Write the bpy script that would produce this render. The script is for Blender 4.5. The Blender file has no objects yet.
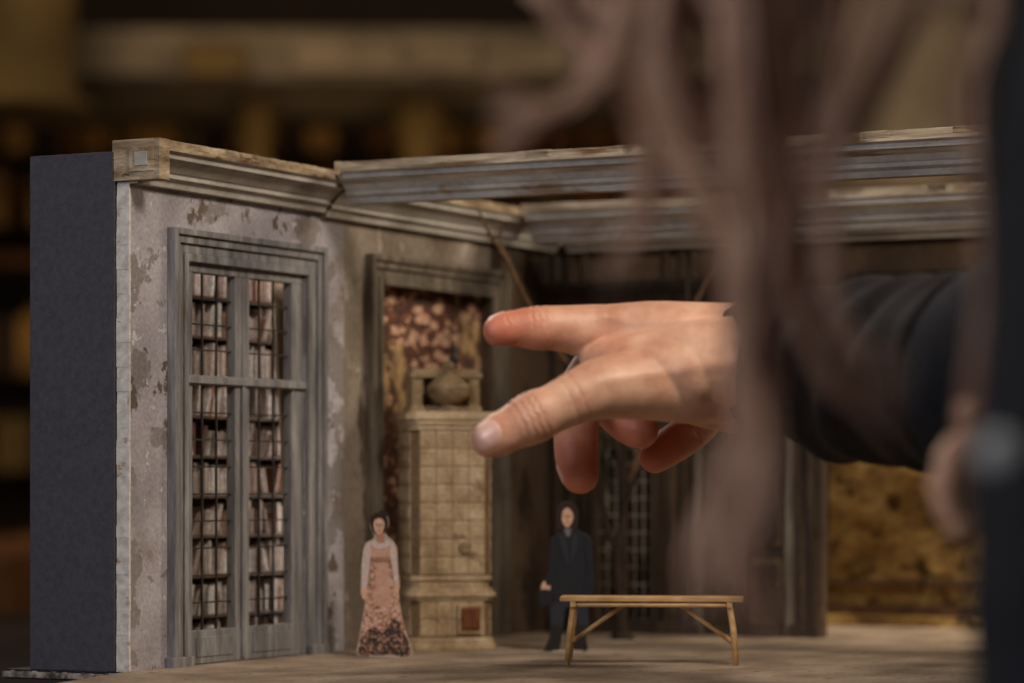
import bpy, bmesh, math, random
from mathutils import Vector, Matrix
from mathutils.bvhtree import BVHTree
random.seed(7)
CZ = 1.0326           # camera height; stage floor at z=0.90
SZ = 0.90
def P(u, v, Y):
    return Vector(((u-512)/3000*Y, Y, CZ+(487-v)/3000*Y))
E1 = Vector((0.461, 0.887, 0)); E2 = Vector((0.887, -0.461, 0))
F0 = Vector((-0.2738, 2.15, SZ)); ANG = math.atan2(0.887, 0.461)
scene = bpy.context.scene
COL = scene.collection

# ------------------------------------------------------------ materials
def lin(c):
    r = []
    for x in c[:3]:
        x /= 255.0
        r.append(x/12.92 if x <= 0.04045 else ((x+0.055)/1.055)**2.4)
    return (r[0], r[1], r[2], 1)
def pm(name, stops, scale=20, detail=6, rough=0.8, bump=0.2, stretch=(1,1,1), peel=None, grain=0.25,
       grainscale=300, metallic=0, dist=0.0, sss=0, spec=0.3, bdist=0.001, emit=None):
    m = bpy.data.materials.new(name); m.use_nodes = True
    nt = m.node_tree; N = nt.nodes; L = nt.links
    bs = N['Principled BSDF']
    tc = N.new('ShaderNodeTexCoord'); mp = N.new('ShaderNodeMapping'); mp.inputs['Scale'].default_value = stretch
    L.new(tc.outputs['Object'], mp.inputs['Vector'])
    n1 = N.new('ShaderNodeTexNoise'); n1.inputs['Scale'].default_value = scale; n1.inputs['Detail'].default_value = detail
    n1.inputs['Distortion'].default_value = dist
    L.new(mp.outputs[0], n1.inputs['Vector'])
    r1 = N.new('ShaderNodeValToRGB'); cr = r1.color_ramp
    while len(cr.elements) < len(stops): cr.elements.new(0.5)
    for i, (p, c) in enumerate(stops):
        cr.elements[i].position = p; cr.elements[i].color = lin(c)
    L.new(n1.outputs[0], r1.inputs[0])
    col = r1.outputs[0]; hgt = n1.outputs[0]
    if peel:
        for (sc, lo, hi, c) in peel:
            n2 = N.new('ShaderNodeTexNoise'); n2.inputs['Scale'].default_value = sc; n2.inputs['Detail'].default_value = 7
            n2.inputs['Roughness'].default_value = 0.6
            mv = N.new('ShaderNodeMapping'); mv.inputs['Location'].default_value = (sc, sc*.7, .3*sc); mv.inputs['Scale'].default_value = stretch
            L.new(tc.outputs['Object'], mv.inputs['Vector']); L.new(mv.outputs[0], n2.inputs['Vector'])
            mr = N.new('ShaderNodeMapRange'); mr.inputs['From Min'].default_value = lo; mr.inputs['From Max'].default_value = hi
            L.new(n2.outputs[0], mr.inputs['Value'])
            mx = N.new('ShaderNodeMix'); mx.data_type = 'RGBA'
            L.new(mr.outputs[0], mx.inputs[0]); L.new(col, mx.inputs[6]); mx.inputs[7].default_value = lin(c)
            col = mx.outputs[2]
            sb = N.new('ShaderNodeMath'); sb.operation = 'SUBTRACT'; L.new(hgt, sb.inputs[0]); L.new(mr.outputs[0], sb.inputs[1]); hgt = sb.outputs[0]
    if grain > 0:
        n3 = N.new('ShaderNodeTexNoise'); n3.inputs['Scale'].default_value = grainscale; n3.inputs['Detail'].default_value = 3
        L.new(mp.outputs[0], n3.inputs['Vector'])
        mr = N.new('ShaderNodeMapRange'); mr.inputs['From Min'].default_value = 0.3; mr.inputs['From Max'].default_value = 0.7
        mr.inputs['To Min'].default_value = 1-grain; mr.inputs['To Max'].default_value = 1+grain*0.6
        L.new(n3.outputs[0], mr.inputs['Value'])
        vm = N.new('ShaderNodeVectorMath'); vm.operation = 'SCALE'
        L.new(col, vm.inputs[0]); L.new(mr.outputs[0], vm.inputs['Scale']); col = vm.outputs[0]
    L.new(col, bs.inputs['Base Color'])
    if bump > 0:
        b = N.new('ShaderNodeBump'); b.inputs['Strength'].default_value = bump; b.inputs['Distance'].default_value = bdist
        L.new(hgt, b.inputs['Height']); L.new(b.outputs[0], bs.inputs['Normal'])
    bs.inputs['Roughness'].default_value = rough; bs.inputs['Metallic'].default_value = metallic
    bs.inputs['Specular IOR Level'].default_value = spec
    if emit:
        bs.inputs['Emission Color'].default_value = lin(emit[0]); bs.inputs['Emission Strength'].default_value = emit[1]
    return m

M = {}
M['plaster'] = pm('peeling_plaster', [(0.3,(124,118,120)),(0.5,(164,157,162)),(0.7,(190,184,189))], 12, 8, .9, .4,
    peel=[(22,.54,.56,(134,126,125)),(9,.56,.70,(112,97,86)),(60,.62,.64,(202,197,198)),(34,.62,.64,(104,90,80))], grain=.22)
M['plaster_dark'] = pm('shaded_stained_plaster', [(0.3,(46,34,25)),(0.5,(72,55,41)),(0.7,(94,75,57))], 14, 8, .9, .4, stretch=(1,1,.5),
    peel=[(20,.56,.6,(44,32,22))], grain=.25)  # stain patches, plus the dimness at the set's back put into the colour
M['plaster_mid'] = pm('dimmed_aged_plaster', [(0.3,(92,79,67)),(0.5,(127,113,100)),(0.7,(153,141,129))], 14, 8, .9, .4, stretch=(1,1,.5),
    peel=[(18,.54,.59,(84,70,56)),(50,.6,.63,(162,151,142))], grain=.25)  # brown-grey stains; weaker light deeper in the set is also in the colour
M['edge'] = pm('chipped_edge', [(0.35,(186,178,171)),(0.6,(212,206,201))], 130, 5, .9, .4, grain=.12, peel=[(70,.60,.66,(178,148,128))])
M['board'] = pm('grey_board', [(0.3,(66,64,72)),(0.7,(76,74,82))], 200, 4, .95, .15, grain=.18, grainscale=900)
M['frame'] = pm('weathered_frame', [(0.3,(96,93,94)),(0.55,(130,127,128)),(0.75,(156,153,152))], 40, 7, .75, .3, stretch=(3,3,.35),
    peel=[(30,.60,.70,(106,94,82))], grain=.25)
M['frame_mid'] = pm('dimmed_frame', [(0.3,(74,63,52)),(0.55,(104,93,80)),(0.75,(128,117,103))], 40, 7, .75, .3, stretch=(3,3,.35), grain=.3)  # frame paint darkened to carry the lower light of the second bay
M['frame_dark'] = pm('shaded_frame', [(0.3,(42,32,24)),(0.55,(61,48,36)),(0.75,(80,65,50))], 40, 7, .75, .35, stretch=(3,3,.35), grain=.3)  # darkest frame copy: shade of the deep interior painted into its tone
M['cornice'] = pm('painted_cornice', [(0.3,(138,131,125)),(0.5,(170,163,156)),(0.75,(192,185,177))], 30, 6, .7, .12, stretch=(.5,.5,1),
    peel=[(24,.60,.68,(142,118,94))], grain=.14)
M['rawwood'] = pm('raw_cornice_wood', [(0.3,(104,83,63)),(0.5,(154,132,106)),(0.7,(196,177,150))], 50, 8, .85, .35, stretch=(.5,.5,2), grain=.3,
    peel=[(60,.58,.62,(90,63,40))])
M['beamwood'] = pm('beam_paint', [(0.3,(118,102,84)),(0.5,(174,157,134)),(0.7,(204,189,168))], 45, 8, .8, .3, stretch=(1.6,.25,3), grain=.25,
    peel=[(30,.60,.66,(116,86,58))])
M['iron'] = pm('window_bar_iron', [(0.3,(38,34,32)),(0.7,(58,52,48))], 60, 3, .6, .1)
M['shelf'] = pm('shelf_wood', [(0.3,(70,48,33)),(0.7,(106,76,52))], 60, 5, .7, .2, stretch=(.3,1,1))
for i, c in enumerate([(226,212,204),(206,186,176),(176,142,122),(236,228,220),(134,92,74),(190,170,160)]):
    M['book%d' % i] = pm('book_cover_%d' % i, [(0.3,tuple(int(x*.85) for x in c)),(0.7,c)], 150, 4, .8, .1)
M['curtain'] = pm('tan_curtain', [(0.3,(190,168,144)),(0.7,(220,200,176))], 50, 4, .9, .2, stretch=(3,1,.3))
M['darkback'] = pm('darkness_beyond', [(0.3,(20,16,14)),(0.7,(32,26,22))], 30, 4, .95, .1)
M['floor'] = pm('worn_stage_floor', [(0.3,(118,100,84)),(0.5,(150,130,111)),(0.72,(176,156,136))], 18, 9, .65, .2, stretch=(.8,1.1,1),
    peel=[(60,.6,.66,(104,86,70))], grain=.22, spec=.35)
M['basedark'] = pm('base_card_black', [(0.3,(22,20,22)),(0.7,(36,34,36))], 100, 4, .8, .1)
M['basewhite'] = pm('base_card_edge', [(0.35,(70,64,60)),(0.6,(170,160,150))], 90, 5, .9, .3)
M['stove'] = pm('glazed_tile', [(0.3,(142,116,86)),(0.5,(178,152,118)),(0.72,(200,177,145))], 50, 6, .5, .2, grain=.2,
    peel=[(36,.60,.67,(122,95,68))])
M['stovedark'] = pm('tile_joint', [(0.3,(98,76,54)),(0.7,(126,101,76))], 60, 5, .8, .2)
M['stovedoor'] = pm('stove_door_copper', [(0.3,(96,56,34)),(0.7,(134,82,50))], 90, 5, .5, .2, metallic=.3)
M['urn'] = pm('urn_glaze', [(0.3,(112,90,66)),(0.7,(158,133,102))], 70, 5, .5, .2)
M['urnDark'] = pm('finial_bronze', [(0.3,(40,34,30)),(0.7,(64,54,46))], 70, 4, .6, .1)
def wallpaper():
    m = bpy.data.materials.new('floral_wallpaper'); m.use_nodes = True
    nt = m.node_tree; N = nt.nodes; L = nt.links; bs = N['Principled BSDF']
    tc = N.new('ShaderNodeTexCoord')
    mp = N.new('ShaderNodeMapping'); mp.inputs['Scale'].default_value = (.5,1,1.0); L.new(tc.outputs['Object'], mp.inputs[0])
    nz = N.new('ShaderNodeTexNoise'); nz.inputs['Scale'].default_value = 240; nz.inputs['Detail'].default_value = 4; L.new(mp.outputs[0], nz.inputs['Vector'])
    ad = N.new('ShaderNodeVectorMath'); ad.operation = 'MULTIPLY_ADD'; ad.inputs[1].default_value = (.012,.012,.012)
    L.new(nz.outputs[1], ad.inputs[0]); L.new(mp.outputs[0], ad.inputs[2])
    v = N.new('ShaderNodeTexVoronoi'); v.inputs['Scale'].default_value = 105; v.inputs['Randomness'].default_value = .8; L.new(ad.outputs[0], v.inputs['Vector'])
    r = N.new('ShaderNodeValToRGB'); cr = r.color_ramp
    cr.elements[0].position = .0; cr.elements[0].color = lin((140,66,50))
    cr.elements[1].position = .17; cr.elements[1].color = lin((190,142,116))
    e = cr.elements.new(.34); e.color = lin((206,172,144))
    e = cr.elements.new(.45); e.color = lin((112,62,44))
    e = cr.elements.new(.75); e.color = lin((62,38,28))
    L.new(v.outputs['Distance'], r.inputs[0])
    n2 = N.new('ShaderNodeTexNoise'); n2.inputs['Scale'].default_value = 16; n2.inputs['Detail'].default_value = 9; n2.inputs['Roughness'].default_value=.65; L.new(tc.outputs['Object'], n2.inputs['Vector'])
    mr = N.new('ShaderNodeMapRange'); mr.inputs['From Min'].default_value = .52; mr.inputs['From Max'].default_value = .55; L.new(n2.outputs[0], mr.inputs[0])
    n3 = N.new('ShaderNodeTexNoise'); n3.inputs['Scale'].default_value = 60; n3.inputs['Detail'].default_value = 9; L.new(tc.outputs['Object'], n3.inputs['Vector'])
    r3 = N.new('ShaderNodeValToRGB'); r3.color_ramp.elements[0].position = .40; r3.color_ramp.elements[0].color = lin((70,44,28)); r3.color_ramp.elements[1].position = .64; r3.color_ramp.elements[1].color = lin((184,148,102))
    L.new(n3.outputs[0], r3.inputs[0])
    mx = N.new('ShaderNodeMix'); mx.data_type = 'RGBA'; L.new(mr.outputs[0], mx.inputs[0]); L.new(r.outputs[0], mx.inputs[6]); L.new(r3.outputs[0], mx.inputs[7])
    L.new(mx.outputs[2], bs.inputs['Base Color']); bs.inputs['Roughness'].default_value = .85
    b = N.new('ShaderNodeBump'); b.inputs['Strength'].default_value = .4; b.inputs['Distance'].default_value = .001; L.new(mr.outputs[0], b.inputs['Height']); L.new(b.outputs[0], bs.inputs['Normal'])
    return m
M['wallpaper'] = wallpaper()
M['ochre'] = pm('ochre_masonry', [(0.3,(104,78,42)),(0.5,(166,130,74)),(0.7,(210,176,112))], 24, 9, .9, .5, stretch=(1,1,1.6), peel=[(28,.56,.62,(92,66,34))], grain=.35, grainscale=110)
M['benchwood'] = pm('bench_wood', [(0.3,(168,126,80)),(0.7,(208,168,118))], 120, 5, .6, .2, stretch=(.3,1,1), grain=.2)
M['bark'] = pm('twig_bark', [(0.3,(34,24,18)),(0.7,(58,42,30))], 200, 5, .8, .4)
M['bark2'] = pm('twig_light', [(0.3,(78,54,34)),(0.7,(108,78,52))], 200, 5, .8, .4)

# ------------------------------------------------------------ mesh builder
class B:
    def __init__(s): s.bm = bmesh.new(); s.m = []
    def mi(s, k):
        if k not in s.m: s.m.append(k)
        return s.m.index(k)
    def hexa(s, pts, m):
        vs = [s.bm.verts.new(p) for p in pts]; i = s.mi(m)
        for f in ((0,1,2,3),(4,5,6,7),(0,1,5,4),(1,2,6,5),(2,3,7,6),(3,0,4,7)):
            fc = s.bm.faces.new([vs[j] for j in f]); fc.material_index = i
    def box(s, a, b, m):
        x0,y0,z0 = a; x1,y1,z1 = b
        s.hexa([(x0,y0,z0),(x1,y0,z0),(x1,y1,z0),(x0,y1,z0),(x0,y0,z1),(x1,y0,z1),(x1,y1,z1),(x0,y1,z1)], m)
    def bar(s, p, q, w, h, m, up=Vector((0,0,1))):
        p = Vector(p); q = Vector(q); d = (q-p).normalized()
        a = d.cross(up)
        if a.length < .01: a = d.cross(Vector((0,1,0)))
        a.normalize(); c = a.cross(d).normalized(); a = a*w/2; c = c*h/2
        s.hexa([p-a-c,p+a-c,p+a+c,p-a+c,q-a-c,q+a-c,q+a+c,q-a+c], m)
    def prism(s, pts, p0, p1, out, mats):
        n = len(pts); out = Vector(out)
        r0 = [s.bm.verts.new(Vector(p0)+out*o+Vector((0,0,z))) for o, z in pts]
        r1 = [s.bm.verts.new(Vector(p1)+out*o+Vector((0,0,z))) for o, z in pts]
        for i in range(n):
            j = (i+1) % n
            f = s.bm.faces.new([r0[i], r0[j], r1[j], r1[i]]); f.material_index = s.mi(mats[i] if isinstance(mats, list) else mats)
        mm = mats[0] if isinstance(mats, list) else mats
        for r in (r0, r1):
            f = s.bm.faces.new(r); f.material_index = s.mi(mm)
    def poly(s, pts, y0, y1, m):
        n = len(pts); i0 = s.mi(m)
        a = [s.bm.verts.new((x,y0,z)) for x, z in pts]; b = [s.bm.verts.new((x,y1,z)) for x, z in pts]
        for i in range(n):
            f = s.bm.faces.new([a[i],a[(i+1)%n],b[(i+1)%n],b[i]]); f.material_index = i0
        for r in (a, b):
            f = s.bm.faces.new(r); f.material_index = i0
    def lathe(s, prof, c, m, n=24, sx=1, sy=1):
        i0 = s.mi(m); c = Vector(c); rings = []
        for r, z in prof:
            rings.append([s.bm.verts.new(c+Vector((r*sx*math.cos(2*math.pi*k/n), r*sy*math.sin(2*math.pi*k/n), z))) for k in range(n)])
        for a, b in zip(rings, rings[1:]):
            for k in range(n):
                f = s.bm.faces.new([a[k],a[(k+1)%n],b[(k+1)%n],b[k]]); f.material_index = i0; f.smooth = True
        for r in (rings[0], rings[-1]):
            f = s.bm.faces.new(r); f.material_index = i0
    def tube(s, pts, rad, m, n=10, caps=True):
        i0 = s.mi(m); rings = []; prev = None
        for i, p in enumerate(pts):
            p = Vector(p); d = (Vector(pts[min(i+1,len(pts)-1)])-Vector(pts[max(i-1,0)])).normalized()
            if prev is None:
                a = d.cross(Vector((0,0,1)));
                if a.length < .05: a = d.cross(Vector((0,1,0)))
            else: a = prev - d*prev.dot(d)
            a.normalize(); prev = a; b = d.cross(a); r = rad[i]
            rings.append([s.bm.verts.new(p+(a*math.cos(2*math.pi*k/n)+b*math.sin(2*math.pi*k/n))*r) for k in range(n)])
        for a, b in zip(rings, rings[1:]):
            for k in range(n):
                f = s.bm.faces.new([a[k],a[(k+1)%n],b[(k+1)%n],b[k]]); f.material_index = i0; f.smooth = True
        if caps:
            for r in (rings[0], rings[-1]): s.bm.faces.new(r).material_index = i0
    def sphere(s, c, r, m=None, sc=(1,1,1), u=14, v=10, rot=None):
        mat = Matrix.Translation(Vector(c)) @ (rot.to_4x4() if rot else Matrix()) @ Matrix.Diagonal((r*sc[0], r*sc[1], r*sc[2], 1))
        g = bmesh.ops.create_uvsphere(s.bm, u_segments=u, v_segments=v, radius=1, matrix=mat)
        if m:
            i0 = s.mi(m)
            for vv in g['verts']:
                for f in vv.link_faces: f.material_index = i0; f.smooth = True
    def done(s, name, stage=False, parent=None, loc=None, rot=None, bevel=0, recalc=True):
        if stage:
            for v in s.bm.verts: v.co.y = -v.co.y
        if recalc: bmesh.ops.recalc_face_normals(s.bm, faces=s.bm.faces)
        me = bpy.data.meshes.new(name); s.bm.to_mesh(me); s.bm.free()
        for k in s.m: me.materials.append(M[k] if isinstance(k, str) else k)
        o = bpy.data.objects.new(name, me); COL.objects.link(o)
        if stage and not parent: o.location = F0; o.rotation_euler = (0,0,ANG)
        if loc is not None: o.location = loc
        if rot is not None: o.rotation_euler = rot
        if parent: o.parent = parent
        if bevel:
            b = o.modifiers.new('bevel','BEVEL'); b.width = bevel; b.segments = 2; b.limit_method = 'ANGLE'; b.angle_limit = .6
        return o
def empty(name, loc=(0,0,0), rot=(0,0,0)):
    e = bpy.data.objects.new(name, None); COL.objects.link(e); e.location = loc; e.rotation_euler = rot; e.empty_display_size = .05; return e
def stage_empty(name): return empty(name, F0, (0,0,ANG))

# ============================================================ THE SET MODEL
WT = -0.013
b = B()
b.box((0.0008,WT,0),(.0707,0,.352),'plaster')
b.box((.0707,WT,.300),(.240,0,.352),'plaster')
b.box((.240,WT,0),(.300,0,.352),'plaster')
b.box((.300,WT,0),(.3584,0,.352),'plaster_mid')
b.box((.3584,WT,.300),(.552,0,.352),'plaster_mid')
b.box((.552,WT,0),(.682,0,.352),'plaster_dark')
b.done('wall_left', True)
b = B()
for i in range(40):
    z0 = .35*i/40; z1 = .35*(i+1)/40
    j = random.uniform(-.0004,.0003)
    b.box((-.0014+random.uniform(-.0002,.0002), WT+.0025+j, z0),(.0008, .0002+random.uniform(-.0003,.0002), z1),'edge')
b.done('trim_1', True)
b = B(); b.box((.3584,WT-.004,0),(.552,WT+.003,.300),'wallpaper'); b.done('wallpaper_panel', True)

def architrave(b, s0, s1, zt, w, m, z0=0):
    steps = [(0,.25,.0040),(.25,.55,.0026),(.55,.8,.0050),(.8,1,.0075)]
    for a, c, d in steps:
        a *= w; c *= w
        b.box((s0-c,0.0,z0),(s0-a,d,zt+c),m); b.box((s1+a,0.0,z0),(s1+c,d,zt+c),m)
        b.box((s0-a,0.0,zt+a),(s1+a,d,zt+c),m)
win = stage_empty('window_1')
b = B(); architrave(b, .0707,.240,.299,.0235,'frame')
b.box((.0440,0,0),(.0707,.0085,.008),'frame'); b.box((.240,0,0),(.267,.0085,.008),'frame')
b.done('architrave', True, win, bevel=.0006)
b = B(); t0, t1 = -.009,-.001
for s0,s1 in ((.0707,.0822),(.1405,.1500),(.1510,.1605),(.2220,.240)): b.box((s0,t0,0.001),(s1,t1,.2995),'frame')
for z0,z1 in ((.001,.026),(.2085,.2160),(.2920,.2995)): b.box((.0707,t0-.0004,z0),(.240,t1+.0004,z1),'frame')
for s0,s1 in ((.0822,.1405),(.1605,.2220)):
    b.box((s0+.004,t1,.006),(s1-.004,t1+.0012,.021),'frame')
b.box((.0707,t1,.2095),(.240,t1+.003,.2150),'frame')
b.box((.148,t1,.003),(.153,t1+.002,.2095),'frame')
b.done('leaves', True, win, bevel=.0006)
b = B()
for s0,s1 in ((.0822,.1405),(.1605,.2220)):
    for k in (1,2):
        s = s0+(s1-s0)*k/3; b.box((s-.0007,-.0062,.024),(s+.0007,-.0048,.294),'iron')
    for k in (1,2,3): z = .216+(.292-.216)*k/4; b.box((s0,-.0062,z-.0006),(s1,-.0048,z+.0006),'iron')
    for k in range(1,9): z = .026+(.2085-.026)*k/9; b.box((s0,-.0062,z-.0006),(s1,-.0048,z+.0006),'iron')
b.done('glazing_bars', True, win)
b = B(); architrave(b, .3584,.552,.299,.0240,'frame_mid'); b.done('panel_frame', True, bevel=.0006)

# curtain behind window, swept back towards its foot
b = B(); i0 = b.mi('curtain'); n = 30; rows = 14; g = []
for j in range(rows+1):
    z = .002+.296*j/rows; w = .022+.030*(j/rows)**1.4
    g.append([b.bm.verts.new((.272-w+w*k/n, -.020+.0026*math.sin(k*1.35+j*.1), z)) for k in range(n+1)])
for j in range(rows):
    for k in range(n): f = b.bm.faces.new([g[j][k],g[j][k+1],g[j+1][k+1],g[j+1][k]]); f.smooth = True
o = b.done('curtain', True); md = o.modifiers.new('s','SOLIDIFY'); md.thickness = .0006

case = stage_empty('bookcase')
b = B(); sA, sB = .075,.460; tb = -.080; tf = -.052
b.box((sA,tb-.002,0),(sB,tb,.312),'shelf')
nr = 10; rh = .031
for r in range(nr+1): b.box((sA,tb,r*rh),(sB,tf,r*rh+.0022),'shelf')
k = sA
while k < sB+.001: b.box((k-.0015,tb,0),(k+.0015,tf+.0008,.312),'shelf'); k += .077
b.done('carcass', True, case)
b = B()
for r in range(nr):
    k = sA+.002; z = r*rh+.0024; lean = 0
    while k < sB-.006:
        w = random.uniform(.0018,.0048); h = random.uniform(.016,.0265); d = random.uniform(.014,.024)
        if random.random() < .20: k += random.uniform(.002,.008); lean = random.choice((-.006,0,.005,.008))
        if random.random() < .12: lean = 0
        m = 'book%d' % random.choice((0,0,0,1,1,2,3,3,4,5,5))
        x0,x1 = k,k+w; yb = tf-.001-d; yf = tf-.001+random.uniform(-.004,.001)
        b.hexa([(x0,yb,z),(x1,yb,z),(x1,yf,z),(x0,yf,z),(x0+lean,yb,z+h),(x1+lean,yb,z+h),(x1+lean,yf,z+h),(x0+lean,yf,z+h)], m)
        k += w+.0003
b.done('books', True, case)

b = B(); b.box((-.003,-.086,0),(.002,WT+.0015,.3735),'board'); b.done('grey_side_board', True, bevel=.0004)
b = B()
b.box((-.004,-.108,-.0075),(1.05,.74,-.0005),'basedark')
b.box((-.0055,-.109,-.0062),(-.004,.74,-.0020),'basewhite')
for i in range(30):
    t = -.105+.0045*i+random.uniform(-.001,.001); b.box((-.0065,t,-.004+random.uniform(-.002,.001)),(-.004,t+random.uniform(.001,.004),-.0016+random.uniform(-.001,.0006)),'basewhite')
b.done('base_board', True)
b = B()
pts = [(0.0,-.0004),(1.04,-.0004),(1.04,.72),(-.22,.72),(-.22,.055),(-.03,.006)]
lo = [b.bm.verts.new((s,t,-.0004)) for s,t in pts]; hi = [b.bm.verts.new((s,t,.0006)) for s,t in pts]
b.mi('floor'); b.bm.faces.new(hi); b.bm.faces.new(lo)
for i in range(6): b.bm.faces.new([lo[i],lo[(i+1)%6],hi[(i+1)%6],hi[i]])
b.box((-.219,.056,-.014),(-.006,.719,-.0004),'floor')
b.done('stage_floor', True)

# cornices
CP = [(0,0),(.027,0),(.027,-.0075),(.0235,-.009),(.0235,-.0125),(.0205,-.0135),(.0165,-.0165),(.0130,-.0205),(.0115,-.0215),(.0115,-.0245),(.0075,-.0265),(.0060,-.0310),(0,-.0310)]
CM = ['rawwood','rawwood','cornice','cornice','cornice','cornice','cornice','cornice','cornice','cornice','cornice','cornice','cornice']
def cornice(name, segs, stage=True, extra=None):
    b = B()
    for p0,p1,out,mats in segs: b.prism(CP, p0, p1, out, mats)
    if extra: extra(b)
    return b.done(name, stage, bevel=.0004)
ZT = .381
def ex(b):
    b.box((-.003,-.0135,.352),(.010,.0275,.3813),'rawwood')
    b.box((-.0042,.002,.358),(-.003,.023,.376),'rawwood')
    b.box((-.0050,.007,.362),(-.0042,.018,.372),'cornice')
    b.box((.0,-.0135,.352),(.682,.0005,.3795),'plaster_dark')
    for k in range(9):
        s = .02+random.random()*.22; b.box((s,.0245,ZT-.005+random.uniform(-.001,.002)),(s+random.uniform(.006,.024),.0274,ZT+random.uniform(.0,.0006)),'rawwood')
cornice('trim_2', [((.0,0,ZT),(.262,0,ZT),(0,1,0),CM)], extra=ex)
cornice('trim_3', [((.2625,0,ZT-.003),(.670,0,ZT-.003),(0,1,0),CM)])
BM = ['beamwood']*2+['cornice']*3+['beamwood']+['cornice']*7
TE = .694
def beam(name, s, t0, t1, zt):
    b = B(); b.prism(CP, (s,t0,zt),(s,t1,zt),(-1,0,0),BM)
    b.box((s,t0,zt-.031),(s+.006,t1,zt),'beamwood')
    b.box((s-.0278,t0-.0008,zt-.010),(s+.004,t0+.004,zt+.0006),'rawwood')
    for k in range(14):
        t = t0+random.random()*(t1-t0); w = random.uniform(.01,.04)
        b.box((s-.0274,t,zt-.006+random.uniform(-.001,.003)),(s-.02,min(t+w,t1),zt+random.uniform(.0,.0005)),random.choice(('rawwood','beamwood')))
    b.done(name, True, bevel=.0004)
beam('ceiling_beam', .268, .0275, TE, ZT+.006)
beam('ceiling_beam', .585, .0275, TE, ZT-.001)
b = B(); b.prism(CP,(.668,.02,ZT-.004),(.668,TE,ZT-.004),(-1,0,0),BM); b.prism([(o*.6,z*.7) for o,z in CP],(.668,.0,.318),(.668,TE,.318),(-1,0,0),'frame_dark')
b.box((.668,.265,.29),(.682,TE,.352),'plaster_dark')
b.done('trim_4', True, bevel=.0004)

# back wall
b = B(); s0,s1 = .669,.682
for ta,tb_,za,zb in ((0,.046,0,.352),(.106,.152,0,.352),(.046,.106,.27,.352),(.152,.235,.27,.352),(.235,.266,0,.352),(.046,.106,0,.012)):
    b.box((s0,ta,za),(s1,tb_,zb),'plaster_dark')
for t in (.008,.022,.036,.118,.134,.146,.243,.256):
    b.box((s0-.004,t-.003,0),(s0,t+.003,.345),'frame_dark')
for ta,tb_ in ((.0,.046),(.106,.152),(.235,.266)): b.box((s0-.007,ta,0),(s0,tb_,.012),'frame_dark')
b.done('wall_back', True, bevel=.0005)
w2 = stage_empty('window_2')
b = B()
for ta,tb_ in ((.042,.050),(.102,.110),(.0745,.0775)): b.box((s0-.005,ta,.0),(s0+.004,tb_,.272),'frame_dark')
for za,zb in ((.0,.014),(.266,.274),(.19,.195)): b.box((s0-.0045,.042,za),(s0+.004,.110,zb),'frame_dark')
for k in range(1,12): z=.014+k*.0155; b.box((s0,.05,z-.0007),(s0+.0012,.102,z+.0007),'plaster_mid')
for t in (.058,.0665,.0855,.094): b.box((s0,t-.0007,.014),(s0+.0012,t+.0007,.27),'plaster_mid')
b.done('casement', True, w2)
d = stage_empty('door_1')
b = B()
b.box((s0+.002,.152,0),(s0+.008,.1925,.27),'frame_dark'); b.box((s0+.002,.1945,0),(s0+.008,.235,.27),'frame_dark')
for ta,tb_ in ((.157,.188),(.199,.230)):
    for za,zb in ((.012,.07),(.08,.165),(.175,.262)):
        b.box((s0-.0005,ta,za),(s0+.002,tb_,zb),'plaster_dark'); b.box((s0-.002,ta+.005,za+.005),(s0,tb_-.005,zb-.005),'frame_dark')
b.sphere((s0-.003,.190,.12),.0022,'urn')
for t in (.150,.237): b.box((s0-.006,t-.004,0),(s0,t+.004,.278),'frame_mid')
b.box((s0-.006,.146,.270),(s0,.241,.280),'frame_dark')
b.done('door_leaves', True, d, bevel=.0005)
b = B(); b.box((.74,-.01,0),(.745,.20,.35),'darkback'); b.done('darkness_sheet', True)  # added dark sheet stands in for the darkness beyond the window
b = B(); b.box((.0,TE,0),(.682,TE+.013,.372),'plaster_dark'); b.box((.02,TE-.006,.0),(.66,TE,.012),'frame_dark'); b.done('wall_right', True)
b = B(); b.box((.93,.17,.0),(.94,.70,.170),'ochre')
random.seed(5)
for k in range(70):
    t=random.uniform(.17,.66); z=random.uniform(.045,.160); w=random.uniform(.008,.035); h=random.uniform(.004,.012)
    dd=random.uniform(.0005,.003); pts=[]
    b.hexa([(.930-dd,t,z),(.931,t,z),(.931,t+w,z+.002),(.930-dd,t+w,z+.001),(.930-dd,t+.003,z+h),(.931,t+.003,z+h),(.931,t+w-.002,z+h*.8),(.930-dd,t+w-.002,z+h*.8)],'ochre')
b.box((.915,.17,0),(.93,.70,.020),'shelf'); b.box((.90,.17,0),(.915,.70,.010),'ochre'); b.box((.92,.17,.038),(.93,.70,.043),'shelf')
b.done('ochre_backdrop', True)

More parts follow.
